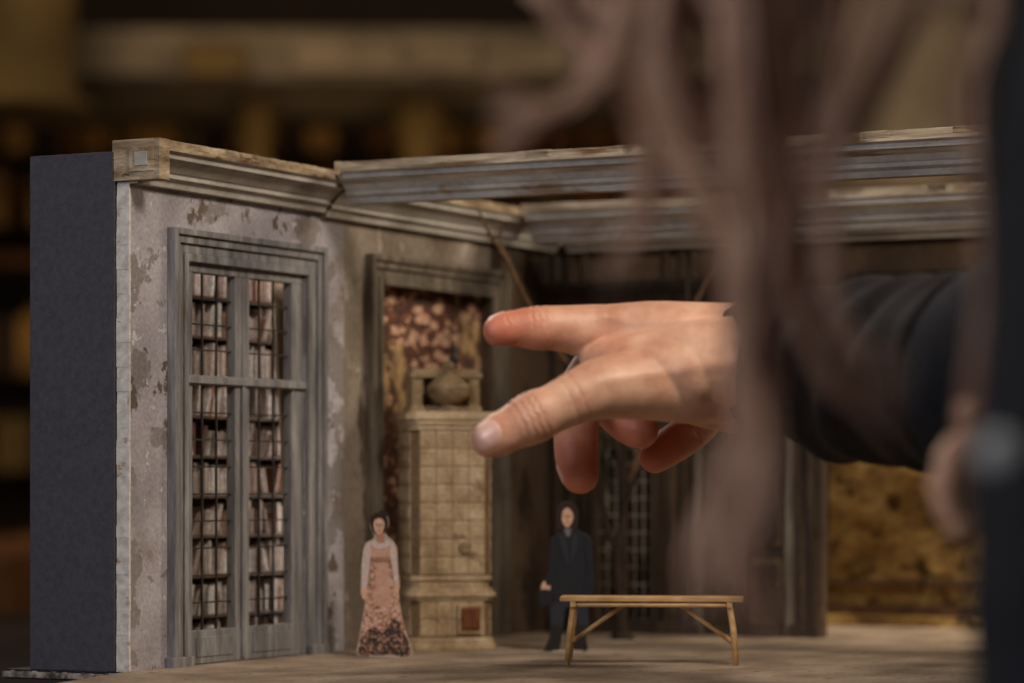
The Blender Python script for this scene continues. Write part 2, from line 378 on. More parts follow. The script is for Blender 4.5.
# ============================================================ STOVE
st = empty('tile_stove', (-.0545,2.452,SZ+.0006),(0,0,math.radians(14)))
def blk(b, w, d, z0, z1, m, ch=.006):
    w/=2; d/=2
    pts=[(-w+ch,-d),(w-ch,-d),(w,-d+ch),(w,d),(-w,d),(-w,-d+ch)]
    lo=[b.bm.verts.new((x,y,z0)) for x,y in pts]; hi=[b.bm.verts.new((x,y,z1)) for x,y in pts]; i0=b.mi(m)
    for r in (lo,hi): b.bm.faces.new(r).material_index=i0
    for i in range(6): b.bm.faces.new([lo[i],lo[(i+1)%6],hi[(i+1)%6],hi[i]]).material_index=i0
b = B()
for w,d,z0,z1,m in ((.073,.058,0,.006,'stove'),(.070,.055,.006,.010,'stove'),(.066,.051,.010,.040,'stovedark'),(.070,.055,.040,.043,'stove'),(.074,.059,.043,.047,'stove'),
    (.070,.055,.047,.050,'stove'),(.064,.050,.050,.056,'stove'),(.068,.053,.056,.060,'stove'),(.066,.051,.060,.180,'stovedark'),
    (.069,.054,.178,.182,'stove'),(.072,.057,.182,.186,'stove'),(.076,.060,.186,.191,'stove'),(.072,.057,.191,.193,'stove')):
    blk(b,w,d,z0,z1,m)
b.done('body', parent=st, bevel=.0008)
b = B()
def tile(b, x, z, w, h, face):
    def bx(a,c,e0,e1):
        if face=='f': b.box((x+a[0],-.0255-e1,z+a[1]),(x+c[0],-.0255-e0,z+c[1]),'stove')
        elif face=='l': b.box((-.033-e1,x+a[0],z+a[1]),(-.033-e0,x+c[0],z+c[1]),'stove')
        else: b.box((.033+e0,x+a[0],z+a[1]),(.033+e1,x+c[0],z+c[1]),'stove')
    g=.0004
    bx((g,g),(w-g,h-g),-.001,.0007)
    # moulded border, centre boss
    for a,c in (((w*.16,h*.16),(w*.84,h*.24)),((w*.16,h*.76),(w*.84,h*.84)),((w*.16,h*.24),(w*.24,h*.76)),((w*.76,h*.24),(w*.84,h*.76))): bx(a,c,.0007,.0014)
    bx((w*.38,h*.34),(w*.62,h*.66),.0007,.0016); bx((w*.44,h*.28),(w*.56,h*.72),.0007,.0013)
for r in range(8):
    z=.061+r*.0146; h=.0146
    for c in range(4): tile(b,-.027+c*.0135,z,.0135,h,'f')
    for c in range(3): tile(b,-.0195+c*.0145,z,.0145,h,'l'); tile(b,-.0195+c*.0145,z,.0145,h,'r')
for r in range(2):
    z=.011+r*.0143
    for c in range(4): tile(b,-.027+c*.0135,z,.0135,.0143,'f')
    for c in range(3): tile(b,-.0195+c*.0145,z,.0145,.0143,'l'); tile(b,-.0195+c*.0145,z,.0145,.0143,'r')
b.done('tiles', parent=st, bevel=.00015)
b = B()
b.box((.004,-.0305,.014),(.024,-.026,.037),'stove'); b.box((.006,-.0318,.016),(.022,-.030,.035),'stovedoor')
b.box((.008,-.0324,.018),(.020,-.0318,.033),'stovedoor'); b.sphere((.0065,-.0325,.026),.0011,'urnDark')
b.done('firebox_door', parent=st, bevel=.0004)
b = B(); b.lathe([(0,-.001),(.0048,-.001),(.0052,.001),(.004,.0018),(.0026,.0014),(0,.0026)],(0,0,0),'urn',20)
o=b.done('damper', parent=st, loc=(.010,-.0270,.083), rot=(math.radians(90),0,0))
b = B()
blk(b,.060,.030,.193,.198,'stove',.002)
for v in b.bm.verts: v.co.y += .010
b.box((-.028,-.003,.198),(-.019,.024,.222),'stove'); b.box((.019,-.003,.198),(.028,.024,.222),'stove'); b.box((-.019,.008,.198),(.019,.024,.222),'stovedark')
b.box((-.030,-.005,.221),(.030,.025,.225),'stove'); b.box((-.028,-.003,.225),(.028,.024,.228),'stove')
b.box((-.026,-.0045,.202),(-.021,-.003,.218),'stove'); b.box((.021,-.0045,.202),(.026,-.003,.218),'stove')
b.done('crown', parent=st, bevel=.0006)
b = B()
b.lathe([(.0,.193),(.010,.193),(.011,.195),(.006,.197),(.005,.199),(.010,.201),(.0165,.206),(.0175,.212),(.0178,.214),(.0160,.2155),(.0125,.219),(.0070,.222),(.003,.2235),(.0025,.226),(.0045,.228),(.005,.231),(.003,.234),(.0,.235)],(0,-.012,0),'urn',28)
b.done('urn', parent=st)
b = B(); b.lathe([(0,.228),(.004,.228),(.0025,.231),(.0045,.236),(.004,.240),(.0018,.242),(.003,.245),(.0025,.248),(0,.249)],(.010,.012,0),'urnDark',14)
b.done('finial', parent=st)

# ============================================================ CUT-OUT FIGURES
def smooth_poly(pts, n=3):
    out=[]; L=len(pts)
    for i in range(L):
        p0,p1,p2,p3=[Vector(pts[(i+k-1)%L]) for k in range(4)]
        for j in range(n):
            t=j/n; q=.5*((2*p1)+(p2-p0)*t+(2*p0-5*p1+4*p2-p3)*t*t+(3*p1-p0-3*p2+p3)*t**3); out.append((q.x,q.y))
    return out
for k,c in dict(c_skin=(214,168,140),c_skin2=(180,128,104),c_hair=(46,28,22),c_white=(204,182,172),c_peach=(198,152,128),c_peach2=(164,116,94),c_black=(28,28,33),c_black2=(42,42,49),c_boot=(34,26,22),c_lip=(150,70,62),c_board=(190,170,150),c_grey=(110,106,106),c_button=(196,194,194)).items():
    M[k]=pm('print_'+k,[(0.3,tuple(int(x*.88) for x in c)),(0.7,c)],300,4,.75,.1,grain=.15,grainscale=900)
M['c_floral']=pm('print_floral_dress',[(0.36,(106,72,58)),(0.46,(164,118,98)),(0.56,(198,156,134)),(0.7,(210,174,154))],420,3,.75,.1,grain=.2,grainscale=1200)
M['c_hem']=pm('print_dark_hem',[(0.40,(46,35,32)),(0.52,(86,62,52)),(0.64,(172,128,106))],420,3,.75,.1,grain=.2,grainscale=1200)
def cutout(name, loc, sc, cx, base, layers, rz=0):
    e = empty(name, loc, (0,0,rz))
    for i,(nm,pts,m,d0,d1,sm) in enumerate(layers):
        q=[((x-cx)*sc,(base-y)*sc) for x,y in pts]
        if sm: q=smooth_poly(q)
        b=B(); b.poly(q,-d0,-d1,m); b.done(nm,parent=e)
    b=B(); b.box((-.012,-.004,0),(.012,.010,.0009),'c_board'); b.done('foot_tab',parent=e)
    return e
m_=.001
W=[('backing',[(379,514),(387,517),(389,526),(386,536),(392,542),(397,550),(398,570),(400,584),(399,594),(401,612),(406,632),(412,650),(411,658),(385,659),(358,658),(359,640),(362,622),(365,604),(361,597),(361,580),(362,560),(365,546),(373,541),(374,537),(370,528),(372,518)],'c_board',0,1*m_,1),
('skirt',[(373,560),(392,560),(397,585),(401,612),(406,632),(411,650),(409,657),(385,658),(360,657),(360,640),(363,622),(367,600),(370,580)],'c_floral',1*m_,1.6*m_,1),
('hem',[(362,640),(372,628),(384,634),(394,620),(402,628),(411,650),(409,657),(385,658),(360,657),(360,645)],'c_hem',1.6*m_,1.8*m_,1),
('bodice',[(371,545),(377,549),(383,550),(389,546),(393,548),(393,561),(383,563),(372,561)],'c_peach',1.6*m_,2.3*m_,1),
('apron_panel',[(378,562),(387,562),(390,585),(391,606),(374,606),(375,588)],'c_peach',1.6*m_,1.9*m_,1),
('sash',[(372,559),(393,559),(393,563),(372,563)],'c_peach2',2.2*m_,2.6*m_,0),
('sleeve_left',[(371,544),(366,547),(363,556),(362,572),(362,588),(367,589),(369,574),(371,560)],'c_white',1.6*m_,2.8*m_,1),
('sleeve_right',[(391,544),(395,547),(397,556),(398,570),(399,584),(395,585),(393,570),(391,558)],'c_white',1.6*m_,2.8*m_,1),
('hand_left',[(362,588),(367,588),(368,595),(366,601),(363,600),(361,594)],'c_skin',1.6*m_,2.6*m_,1),
('hand_right',[(395,584),(399,584),(400,590),(398,595),(395,592)],'c_skin',1.6*m_,2.6*m_,1),
('collar',[(374,541),(378,544),(383,545),(388,541),(391,545),(388,549),(381,551),(374,549),(371,545)],'c_white',2.2*m_,2.7*m_,1),
('neck',[(377,533),(384,533),(385,542),(381,546),(377,542)],'c_skin2',1*m_,2.4*m_,0),
('hair',[(379,514),(385,516),(388,521),(388,529),(385,535),(375,535),(371,528),(371,520),(374,516)],'c_hair',1*m_,2.2*m_,1),
('bun',[(381,512),(386,513),(388,517),(385,520),(381,518)],'c_hair',1*m_,2.4*m_,1),
('face',[(375,522.5),(379,520),(383,521.5),(385,526),(384,531),(381,536),(378,536),(375,532),(374,527)],'c_skin',2.2*m_,3*m_,1),
('eyes',[(376,526),(378.6,526),(378.6,527.2),(376,527.2)],'c_hair',3*m_,3.15*m_,0),
('eye_right',[(380.6,526),(383.2,526),(383.2,527.2),(380.6,527.2)],'c_hair',3*m_,3.15*m_,0),
('nose',[(379.2,526),(380,526),(380.6,530),(378.8,530)],'c_skin2',3*m_,3.4*m_,0),
('mouth',[(377.8,532.4),(379.6,531.8),(381.4,532.4),(379.6,533.5)],'c_lip',3*m_,3.2*m_,0)]
p=P(385,658,2.335); cutout('woman_cutout_figure',(p.x,p.y,SZ+.0006),2.335/3000,385,658.5,W,math.radians(-6))
Mn=[('backing',[(567,503),(574,506),(577,514),(578,524),(577,531),(588,537),(593,545),(593,560),(595,580),(593,596),(588,602),(589,625),(586,640),(588,650),(584,654),(574,653),(572,640),(570,612),(565,612),(562,635),(560,648),(556,654),(545,654),(545,648),(549,640),(550,620),(548,600),(541,596),(541,588),(546,584),(549,568),(550,550),(551,540),(558,534),(556,522),(557,510),(561,505)],'c_black2',0,1*m_,1),
('legs_left',[(551,596),(566,596),(565,612),(561,640),(550,642),(551,620)],'c_black2',1*m_,1.7*m_,0),
('legs_right',[(568,596),(588,596),(588,620),(584,642),(573,642),(571,615)],'c_black2',1*m_,1.7*m_,0),
('boot_left',[(550,628),(561,628),(560,647),(556,653),(545,653),(545,649),(550,644)],'c_boot',1.6*m_,2.6*m_,1),
('boot_right',[(573,628),(585,628),(584,640),(588,649),(585,653),(575,653),(573,644)],'c_boot',1.6*m_,2.6*m_,1),
('coat',[(560,534),(574,534),(586,538),(590,548),(590,566),(592,584),(592,598),(580,602),(569,600),(560,603),(549,600),(549,584),(552,566),(551,548),(553,539)],'c_black',1.6*m_,2.4*m_,1),
('lapel',[(562,534),(567,546),(569,566),(566,566),(561,548),(558,538)],'c_black2',2.4*m_,2.9*m_,0),
('lapel_right',[(573,534),(571,546),(570,566),(572,566),(577,548),(578,538)],'c_black2',2.4*m_,2.9*m_,0),
('cravat',[(564,531),(571,531),(570,536),(568,539),(565,536)],'c_grey',2*m_,2.8*m_,1),
('arm_left',[(553,539),(550,550),(549,566),(545,584),(550,587),(555,570),(557,550)],'c_black',2.2*m_,3.4*m_,1),
('arm_right',[(586,539),(592,547),(592,562),(594,576),(588,590),(583,588),(588,574),(585,556)],'c_black',2.2*m_,3.4*m_,1),
('hand_left',[(544,583),(550,586),(549,593),(545,597),(541,594),(541,588)],'c_skin',2*m_,3*m_,1),
('hat',[(540,592),(549,592),(552,598),(550,606),(542,607),(538,600)],'c_black',3*m_,4.4*m_,1),
('hair',[(567,502.5),(574,505),(578,513),(578,526),(575,534),(569,530),(562,533),(557,528),(556,513),(560,505)],'c_hair',1.6*m_,2.6*m_,1),
('face',[(563,513),(567,510),(571,513),(573,519),(571,525),(567,529.5),(563,526),(561.5,520)],'c_skin',2.6*m_,3.3*m_,1),
('eye_left',[(563.6,517.6),(566,517.6),(566,518.8),(563.6,518.8)],'c_hair',3.3*m_,3.45*m_,0),
('eye_right',[(568.2,517.6),(570.6,517.6),(570.6,518.8),(568.2,518.8)],'c_hair',3.3*m_,3.45*m_,0),
('nose',[(566.6,517),(567.6,517),(568.2,522),(566,522)],'c_skin2',3.3*m_,3.8*m_,0),
('mouth',[(565,524.4),(567,523.8),(569,524.4),(567,525.6)],'c_lip',3.3*m_,3.6*m_,0)]
p=P(567,652,2.41); cutout('man_cutout_figure',(p.x,p.y,SZ+.0006),2.41/3000,567,653.5,Mn,math.radians(4))

# ============================================================ BENCH
bn = empty('wooden_bench', (P(652,660,2.235).x,2.235,SZ+.0006),(0,0,math.radians(-5)))
b=B(); L=.068; H=.0505
for i in range(3):
    y=-.016+i*.0108; b.box((-L,y,H-.0035),(L,y+.0102,H+random.uniform(-.0002,.0004)),'benchwood')
b.done('seat',parent=bn,bevel=.0008)
b=B()
for sx in (-1,1):
    for sy in (-1,1):
        b.tube([(sx*.0625,sy*.013,0),(sx*.0605,sy*.0128,H*.5),(sx*.0575,sy*.0125,H-.003)],[.0021,.0023,.0022],'benchwood',10)
    b.bar((sx*.058,-.0165,H-.0055),(sx*.058,.0165,H-.0055),.004,.004,'benchwood')
    b.tube([(sx*.0615,-.013,.016),(sx*.0615,.013,.016)],[.0016,.0016],'benchwood',8)
    b.tube([(sx*.0605,0,.016),(sx*.018,0,H-.004)],[.0018,.0018],'benchwood',8)
b.tube([(-.058,-.014,H-.006),(.058,-.014,H-.006)],[.0016,.0016],'benchwood',8)
b.tube([(-.058,.014,H-.006),(.058,.014,H-.006)],[.0016,.0016],'benchwood',8)
b.done('legs_and_braces',parent=bn)

# ============================================================ TREE
def cat(pts, n=6):
    out=[]
    for i in range(len(pts)-1):
        p0=pts[max(i-1,0)];p1=pts[i];p2=pts[i+1];p3=pts[min(i+2,len(pts)-1)]
        for j in range(n):
            t=j/n; out.append([.5*((2*b_)+(c_-a_)*t+(2*a_-5*b_+4*c_-d_)*t*t+(3*b_-a_-3*c_+d_)*t**3) for a_,b_,c_,d_ in zip(p0,p1,p2,p3)])
    out.append(list(pts[-1])); return out
tr = empty('bare_tree',(0,0,0))
def branch(pts, nm, m):
    b=B(); q=cat([(*P(u,v,Y),r) for u,v,Y,r in pts],6)
    P3=[]; R=[]
    for x in q:
        P3.append(Vector(x[:3])+Vector((random.uniform(-1,1),0,random.uniform(-1,1)))*.0005); R.append(max(.0004,x[3])*random.uniform(.9,1.12))
    b.tube(P3,R,m,8); b.done(nm,parent=tr)
branch([(622,639,2.60,.007),(619,600,2.60,.0046),(617,560,2.60,.0042),(624,510,2.60,.0040),(618,450,2.59,.0038),(596,400,2.58,.0034),(565,362,2.57,.003)],'trunk','bark')
branch([(565,362,2.57,.003),(548,335,2.56,.0026),(526,300,2.55,.0022),(508,262,2.54,.0019),(490,235,2.53,.0015),(478,208,2.52,.0009)],'upper_branch','bark2')
branch([(624,510,2.60,.0034),(640,450,2.60,.003),(662,380,2.60,.0026),(690,315,2.59,.0022),(715,270,2.58,.0017),(740,238,2.57,.0012),(752,216,2.57,.0008)],'branch_1','bark2')
branch([(617,560,2.60,.0036),(606,520,2.61,.003),(600,470,2.61,.0024),(612,430,2.61,.0018),(606,400,2.61,.001)],'branch_2','bark')
branch([(624,510,2.6,.003),(634,480,2.59,.0022),(650,455,2.58,.0014)],'branch_3','bark')
branch([(508,262,2.54,.0014),(500,240,2.55,.0011),(503,222,2.55,.0007)],'branch_4','bark2')
branch([(690,315,2.59,.0016),(688,280,2.60,.001),(700,255,2.6,.0006)],'branch_5','bark')
b=B(); c=P(622,639,2.60); c.z=SZ+.0006; b.lathe([(0,0),(.011,0),(.010,.003),(.007,.006),(0,.009)],c,'bark',12); b.done('root_base',parent=tr)

# ============================================================ PERSON
person = empty('person',(0,0,0))
def skinmat():
    m=bpy.data.materials.new('skin'); m.use_nodes=True; nt=m.node_tree; N=nt.nodes; L=nt.links; bs=N['Principled BSDF']
    at=N.new('ShaderNodeAttribute'); at.attribute_name='red'
    tc=N.new('ShaderNodeTexCoord'); n1=N.new('ShaderNodeTexNoise'); n1.inputs['Scale'].default_value=55; n1.inputs['Detail'].default_value=5; L.new(tc.outputs['Object'],n1.inputs['Vector'])
    r=N.new('ShaderNodeValToRGB'); r.color_ramp.elements[0].position=.3; r.color_ramp.elements[0].color=lin((194,138,110)); r.color_ramp.elements[1].position=.7; r.color_ramp.elements[1].color=lin((226,178,148)); L.new(n1.outputs[0],r.inputs[0])
    mx=N.new('ShaderNodeMix'); mx.data_type='RGBA'; L.new(at.outputs['Fac'],mx.inputs[0]); L.new(r.outputs[0],mx.inputs[6]); mx.inputs[7].default_value=lin((204,108,80)); L.new(mx.outputs[2],bs.inputs['Base Color'])
    n2=N.new('ShaderNodeTexVoronoi'); n2.inputs['Scale'].default_value=900; L.new(tc.outputs['Object'],n2.inputs['Vector'])
    n3=N.new('ShaderNodeTexNoise'); n3.inputs['Scale'].default_value=260; n3.inputs['Detail'].default_value=4; L.new(tc.outputs['Object'],n3.inputs['Vector'])
    ad=N.new('ShaderNodeMath'); ad.operation='MULTIPLY_ADD'; ad.inputs[1].default_value=.4; L.new(n2.outputs['Distance'],ad.inputs[0]); L.new(n3.outputs[0],ad.inputs[2])
    bp=N.new('ShaderNodeBump'); bp.inputs['Strength'].default_value=.4; bp.inputs['Distance'].default_value=.0009; L.new(ad.outputs[0],bp.inputs['Height']); L.new(bp.outputs[0],bs.inputs['Normal'])
    bs.inputs['Roughness'].default_value=.46; bs.inputs['Subsurface Weight'].default_value=.12; bs.inputs['Subsurface Radius'].default_value=(1,.35,.2); bs.inputs['Subsurface Scale'].default_value=.003
    return m
M['skin']=skinmat()
M['nail']=pm('nail',[(0.3,(214,160,144)),(0.7,(234,190,174))],60,3,.3,0,grain=0,spec=.6)
M['cloth']=pm('dark_navy_cloth',[(0.3,(12,13,20)),(0.7,(22,24,34))],60,5,.9,.3,grain=.2,grainscale=700)
M['sleeve']=pm('black_sleeve_fabric',[(0.3,(14,11,12)),(0.7,(26,21,21))],60,5,.8,.4,grain=.3,grainscale=500,spec=.2)
M['trouser']=pm('trouser_cloth',[(0.3,(24,24,28)),(0.7,(36,36,42))],60,5,.9,.2)
M['hair']=pm('brown_hair',[(0.3,(180,132,106)),(0.5,(208,164,138)),(0.7,(228,190,166))],25,4,.45,0,grain=.1,spec=.5)
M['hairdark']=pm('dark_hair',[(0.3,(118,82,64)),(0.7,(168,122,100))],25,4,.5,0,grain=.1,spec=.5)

def unit_sphere(u,v):
    vs=[(0,0,1)]; fs=[]
    for j in range(1,v):
        a=math.pi*j/v
        for i in range(u): t=2*math.pi*i/u; vs.append((math.sin(a)*math.cos(t),math.sin(a)*math.sin(t),math.cos(a)))
    vs.append((0,0,-1)); last=len(vs)-1
    for i in range(u):
        fs.append((0,1+i,1+(i+1)%u))
        for j in range(v-2): a=1+j*u; fs.append((a+i,a+u+i,a+u+(i+1)%u,a+(i+1)%u))
        a=1+(v-2)*u; fs.append((a+i,last,a+(i+1)%u))
    return vs,fs
def blob(name, chains, voxel, iters, mat, parent, ells=(), post=None, us=(16,12), dens=.22):
    SV,SF=unit_sphere(*us); V=[]; Fc=[]
    def add(c,r):
        k=len(V); V.extend([(c[0]+x*r,c[1]+y*r,c[2]+z*r) for x,y,z in SV]); Fc.extend([tuple(i+k for i in f) for f in SF])
    for ch in chains:
        pts=[(*p,r) for p,r in ch]
        q=cat(pts,4) if len(pts)>1 else [pts[0]]
        last=None
        for x in q:
            if last is not None:
                d=(Vector(x[:3])-Vector(last[:3])).length; k=max(1,int(d/(dens*max(x[3],last[3]))))
                for j in range(1,k+1):
                    t=j/k; y=[last[i]*(1-t)+x[i]*t for i in range(4)]; add(y[:3],y[3])
            else: add(x[:3],x[3])
            last=x
    for c,r,sc,rot in ells:
        k=len(V)
        for x,y,z in SV:
            V.append(tuple(Vector(c)+rot@Vector((x*sc[0]*r,y*sc[1]*r,z*sc[2]*r))))
        Fc.extend([tuple(i+k for i in f) for f in SF])
    me0=bpy.data.meshes.new('tmp'); me0.from_pydata(V,[],Fc)
    o=bpy.data.objects.new('tmp',me0); COL.objects.link(o)
    md=o.modifiers.new('r','REMESH'); md.mode='VOXEL'; md.voxel_size=voxel; md.use_smooth_shade=True
    sm=o.modifiers.new('s','SMOOTH'); sm.factor=.5; sm.iterations=iters
    dg=bpy.context.evaluated_depsgraph_get(); me=bpy.data.meshes.new_from_object(o.evaluated_get(dg))
    bpy.data.objects.remove(o)
    me.name=name
    for p in me.polygons: p.use_smooth=True
    me.materials.clear(); me.materials.append(M[mat])
    if post: post(me)
    ob=bpy.data.objects.new(name,me); COL.objects.link(ob)
    if parent: ob.parent=parent
    return ob
def pc(lst): return [(P(u,v,Y), r*Y/3000) for u,v,Y,r in lst]
IDX=[(606,334,1.985,29),(575,330,1.977,25),(552,328,1.972,22.5),(536,328,1.969,22.5),(518,328,1.966,18.5),(507,329,1.964,18),(498,331,1.962,15.5)]
THB=[(600,388,1.935,31),(575,398,1.928,27),(552,409,1.924,24.5),(532,418,1.921,26.5),(514,427,1.919,22.5),(502,433,1.918,22),(490,439,1.917,19)]
MID=[(618,352,2.012,28),(596,368,2.02,24),(582,392,2.02,24.5),(577,415,2.012,24),(576,440,2.0,22.5),(577,458,1.995,22),(580,475,1.992,19)]
RNG=[(648,358,2.035,28),(618,385,2.05,23),(612,402,2.045,23),(622,416,2.035,22.5),(634,425,2.027,22),(640,430,2.022,19)]
PNK=[(684,368,2.06,25),(702,395,2.085,21),(704,415,2.08,20.5),(690,432,2.07,20),(670,446,2.06,19),(655,457,2.055,16.5)]
META=[[(760,350,1.985,46),(700,344,1.98,42),(650,338,1.982,37),(606,334,1.985,29)],
 [(760,352,2.0,44),(690,350,2.0,42),(618,350,2.012,29)],
 [(760,358,2.02,44),(690,358,2.03,40),(648,358,2.035,30)],
 [(760,368,2.03,44),(715,377,2.05,40),(684,372,2.06,30)],
 [(755,378,1.985,44),(695,384,1.965,40),(645,384,1.95,36),(600,388,1.935,31)],
 [(596,360,1.970,17),(625,360,1.962,26),(665,360,1.960,33),(710,362,1.955,43),(760,362,1.96,50)],
 [(620,368,1.958,20),(645,368,1.954,30),(690,370,1.954,41)],
 [(640,375,2.0,28),(700,388,2.02,38),(748,392,2.01,44)],
 [(755,362,2.0,54),(790,364,1.96,54),(850,368,1.90,54)]]
def creases(me):
    def mk(a,b_,frac,depth,w,side):
        A=P(*a[:3]);Bv=P(*b_[:3]); c=A.lerp(Bv,frac); return (c,(Bv-A).normalized(),depth,w,Vector(side).normalized(),a[3]*a[2]/3000*1.7)
    C=[]
    for fr in (-.25,.1,.45): C.append(mk(IDX[3],IDX[4],fr,.0008,.0009,(0,-.3,1)))
    for fr in (-.3,.3): C.append(mk(IDX[5],IDX[6],fr,.0005,.0008,(0,-.3,1)))
    for fr in (-.35,0,.35,.7): C.append(mk(THB[3],THB[4],fr,.0008,.0009,(0,-1,.5)))
    for fr in (0,.4): C.append(mk(THB[1],THB[2],fr,.0005,.001,(0,-1,.5)))
    for ch in (MID,RNG,PNK):
        C.append(mk(ch[3],ch[4],.2,.0008,.0009,(1,-.6,0)))
    C.append(mk(MID[4],MID[5],.6,.0008,.0009,(1,-.6,0)))
    nrm=[v.normal.copy() for v in me.vertices]
    at=me.attributes.new('red','FLOAT','POINT')
    tips=[(P(*IDX[-1][:3]),.032,.85),(P(*THB[-1][:3]),.024,.4),(P(*MID[-1][:3]),.036,.85),(P(*RNG[-1][:3]),.030,.8),(P(*PNK[-1][:3]),.032,.8),(P(*IDX[3][:3]),.014,.35),(P(*THB[3][:3]),.013,.4),(P(610,345,1.96),.016,.25)]
    kn=[(P(604,314,1.970),.011,.0022),(P(646,316,2.005),.010,.0016),(P(530,395,1.915),.008,.0006),(P(626,330,1.965),.010,-.0013)]
    ten=[(P(604,318,1.965),P(735,330,1.955),.0011,.0035),(P(600,380,1.91),P(730,362,1.92),.0011,.0045),(P(640,345,1.94),P(730,346,1.935),-.0011,.006)]
    for i,v in enumerate(me.vertices):
        co=v.co; n=nrm[i]; d=0
        for c,ax,dep,w,side,R in C:
            r=co-c
            if r.length<R:
                s=max(0,n.dot(side)+.35)
                if s>0:
                    x=r.dot(ax)+.0006*math.sin(r.z*900+r.y*700)
                    d-=dep*min(1,s)*math.exp(-(x/w)**2)
        for c,R,h in kn:
            q=(co-c).length/R
            if q<2: d+=h*math.exp(-q*q)
        if n.y<.3:
            for a,b_,h,w in ten:
                ax=b_-a; t=max(0,min(1,(co-a).dot(ax)/ax.length_squared)); e=co-(a+ax*t)
                dz=math.hypot(e.x,e.z)
                if dz<w*2.5: d+=h*math.exp(-(dz/w)**2)
        v.co=co+n*d
        rr=0
        for c,R,s in tips: rr=max(rr,s*math.exp(-((co-c).length/R)**2))
        at.data[i].value=rr
right = blob('right_hand',[pc(IDX),pc(THB),pc(MID),pc(RNG),pc(PNK)]+[pc(x) for x in META],.00095,13,'skin',person,post=creases,us=(28,20),dens=.12)
bvh=BVHTree.FromPolygons([v.co.copy() for v in right.data.vertices],[tuple(p.vertices) for p in right.data.polygons])
def nail(name, c, ax, n, w, l, R):
    ax=ax.normalized(); n=(n-ax*n.dot(ax)).normalized(); s=ax.cross(n); b=B(); b.mi('nail'); g=[]
    N=12
    for i in range(N+1):
        row=[]; a=(i/N-.5)*2
        for j in range(N+1):
            q=(j/N-.5)*2
            qq=q*math.sqrt(max(0,1-.5*abs(a)**3)); aa=a*math.sqrt(max(0,1-.35*q*q*abs(q)))
            o=c+ax*(aa*l/2)+s*(qq*w/2)+n*R*2
            h=bvh.ray_cast(o,-n,R*4)
            lift=.0006 if max(abs(a),abs(q))<.99 else -.0003
            pt=(h[0] if h[0] else c+ax*(aa*l/2)+s*(qq*w/2))+n*lift
            row.append(b.bm.verts.new(pt))
        g.append(row)
    for i in range(N):
        for j in range(N): b.bm.faces.new([g[i][j],g[i+1][j],g[i+1][j+1],g[i][j+1]]).smooth=True
    o=b.done(name,parent=person)
    sm=o.modifiers.new('s','SMOOTH'); sm.factor=.5; sm.iterations=2
px=1.92/3000
tax=P(*THB[-1][:3])-P(*THB[-3][:3])
nail('thumb_nail',P(488,439,1.917),tax,Vector((-.25,-1,.18)),29*px,29*px,.013)
nail('index_nail',P(499,329,1.962),P(*IDX[-1][:3])-P(*IDX[-3][:3]),Vector((-.1,.45,1)),20*px,20*px,.011)
nail('middle_nail',P(578,472,1.992),P(*MID[-1][:3])-P(*MID[-3][:3]),Vector((-1,.2,0)),22*px,22*px,.013)

SL=[(744,361,2.0,60),(758,362,1.985,63),(780,364,1.96,67),(815,367,1.93,76),(850,371,1.885,86),(900,373,1.83,93),(950,373,1.78,97),(1000,372,1.72,100)]
q=cat([(*P(u,v,Y),r*Y/3000) for u,v,Y,r in SL],7)
b=B(); b.mi('sleeve'); n=40; rings=[]
for i,x in enumerate(q):
    p=Vector(x[:3]); d=(Vector(q[min(i+1,len(q)-1)][:3])-Vector(q[max(i-1,0)][:3])).normalized(); a=d.cross(Vector((0,0,1))).normalized(); c=d.cross(a); rg=[]
    for k in range(n):
        th=2*math.pi*k/n; r=x[3]*(1+.04*math.sin(i*1.1+2*math.sin(th))+.03*math.sin(3*th+i*.35)+.025*math.sin(i*.5+5*th))
        if i<3: r=x[3]*1.03
        rg.append(b.bm.verts.new(p+(a*math.cos(th)+c*math.sin(th))*r))
    rings.append(rg)
for a,c in zip(rings,rings[1:]):
    for k in range(n): b.bm.faces.new([a[k],a[(k+1)%n],c[(k+1)%n],c[k]]).smooth=True
o=b.done('sleeve',parent=person); md=o.modifiers.new('s','SOLIDIFY'); md.thickness=.0025; md.offset=0; md=o.modifiers.new('ss','SUBSURF'); md.levels=1; md.render_levels=1
def C_(x,y,z): return Vector((x,y,CZ+z))
elbow=P(1010,370,1.71)
blob('jacket',[[(P(985,373,1.745),.056),(elbow,.062),(C_(.345,1.52,.12),.066),(C_(.36,1.34,.19),.077),(C_(.35,1.20,.20),.09)],
 [(C_(.345,1.02,-.24),.165),(C_(.328,1.05,-.08),.168),(C_(.332,1.08,.06),.166),(C_(.325,1.10,.17),.148),(C_(.32,1.12,.25),.085)],
 [(C_(.46,1.03,-.22),.15),(C_(.45,1.06,-.05),.14),(C_(.45,1.10,.12),.14)],
 [(C_(.50,1.02,.16),.08),(C_(.56,1.10,.02),.06),(C_(.52,1.27,-.07),.05),(C_(.37,1.335,-.03),.042),(C_(.275,1.315,.0),.034)]],.008,5,'cloth',person)
blob('trousers',[[(C_(.37,1.01,-.26),.15),(C_(.35,.99,-.42),.10),(C_(.35,1.0,-.60),.068),(C_(.35,.98,-.90),.05),(C_(.35,.96,-.96),.05)],
 [(C_(.46,1.02,-.26),.15),(C_(.50,1.0,-.42),.10),(C_(.51,1.0,-.60),.068),(C_(.51,.98,-.90),.05),(C_(.51,.96,-.96),.05)]],.01,5,'trouser',person)
blob('shoes',[[(C_(.35,.96,-.99),.042),(C_(.335,1.10,-1.0),.032)],[(C_(.51,.96,-.99),.042),(C_(.50,1.10,-1.0),.032)]],.006,4,'c_boot',person)
lp=lambda u,v,Y,r:(P(u,v,Y),r*Y/3000)
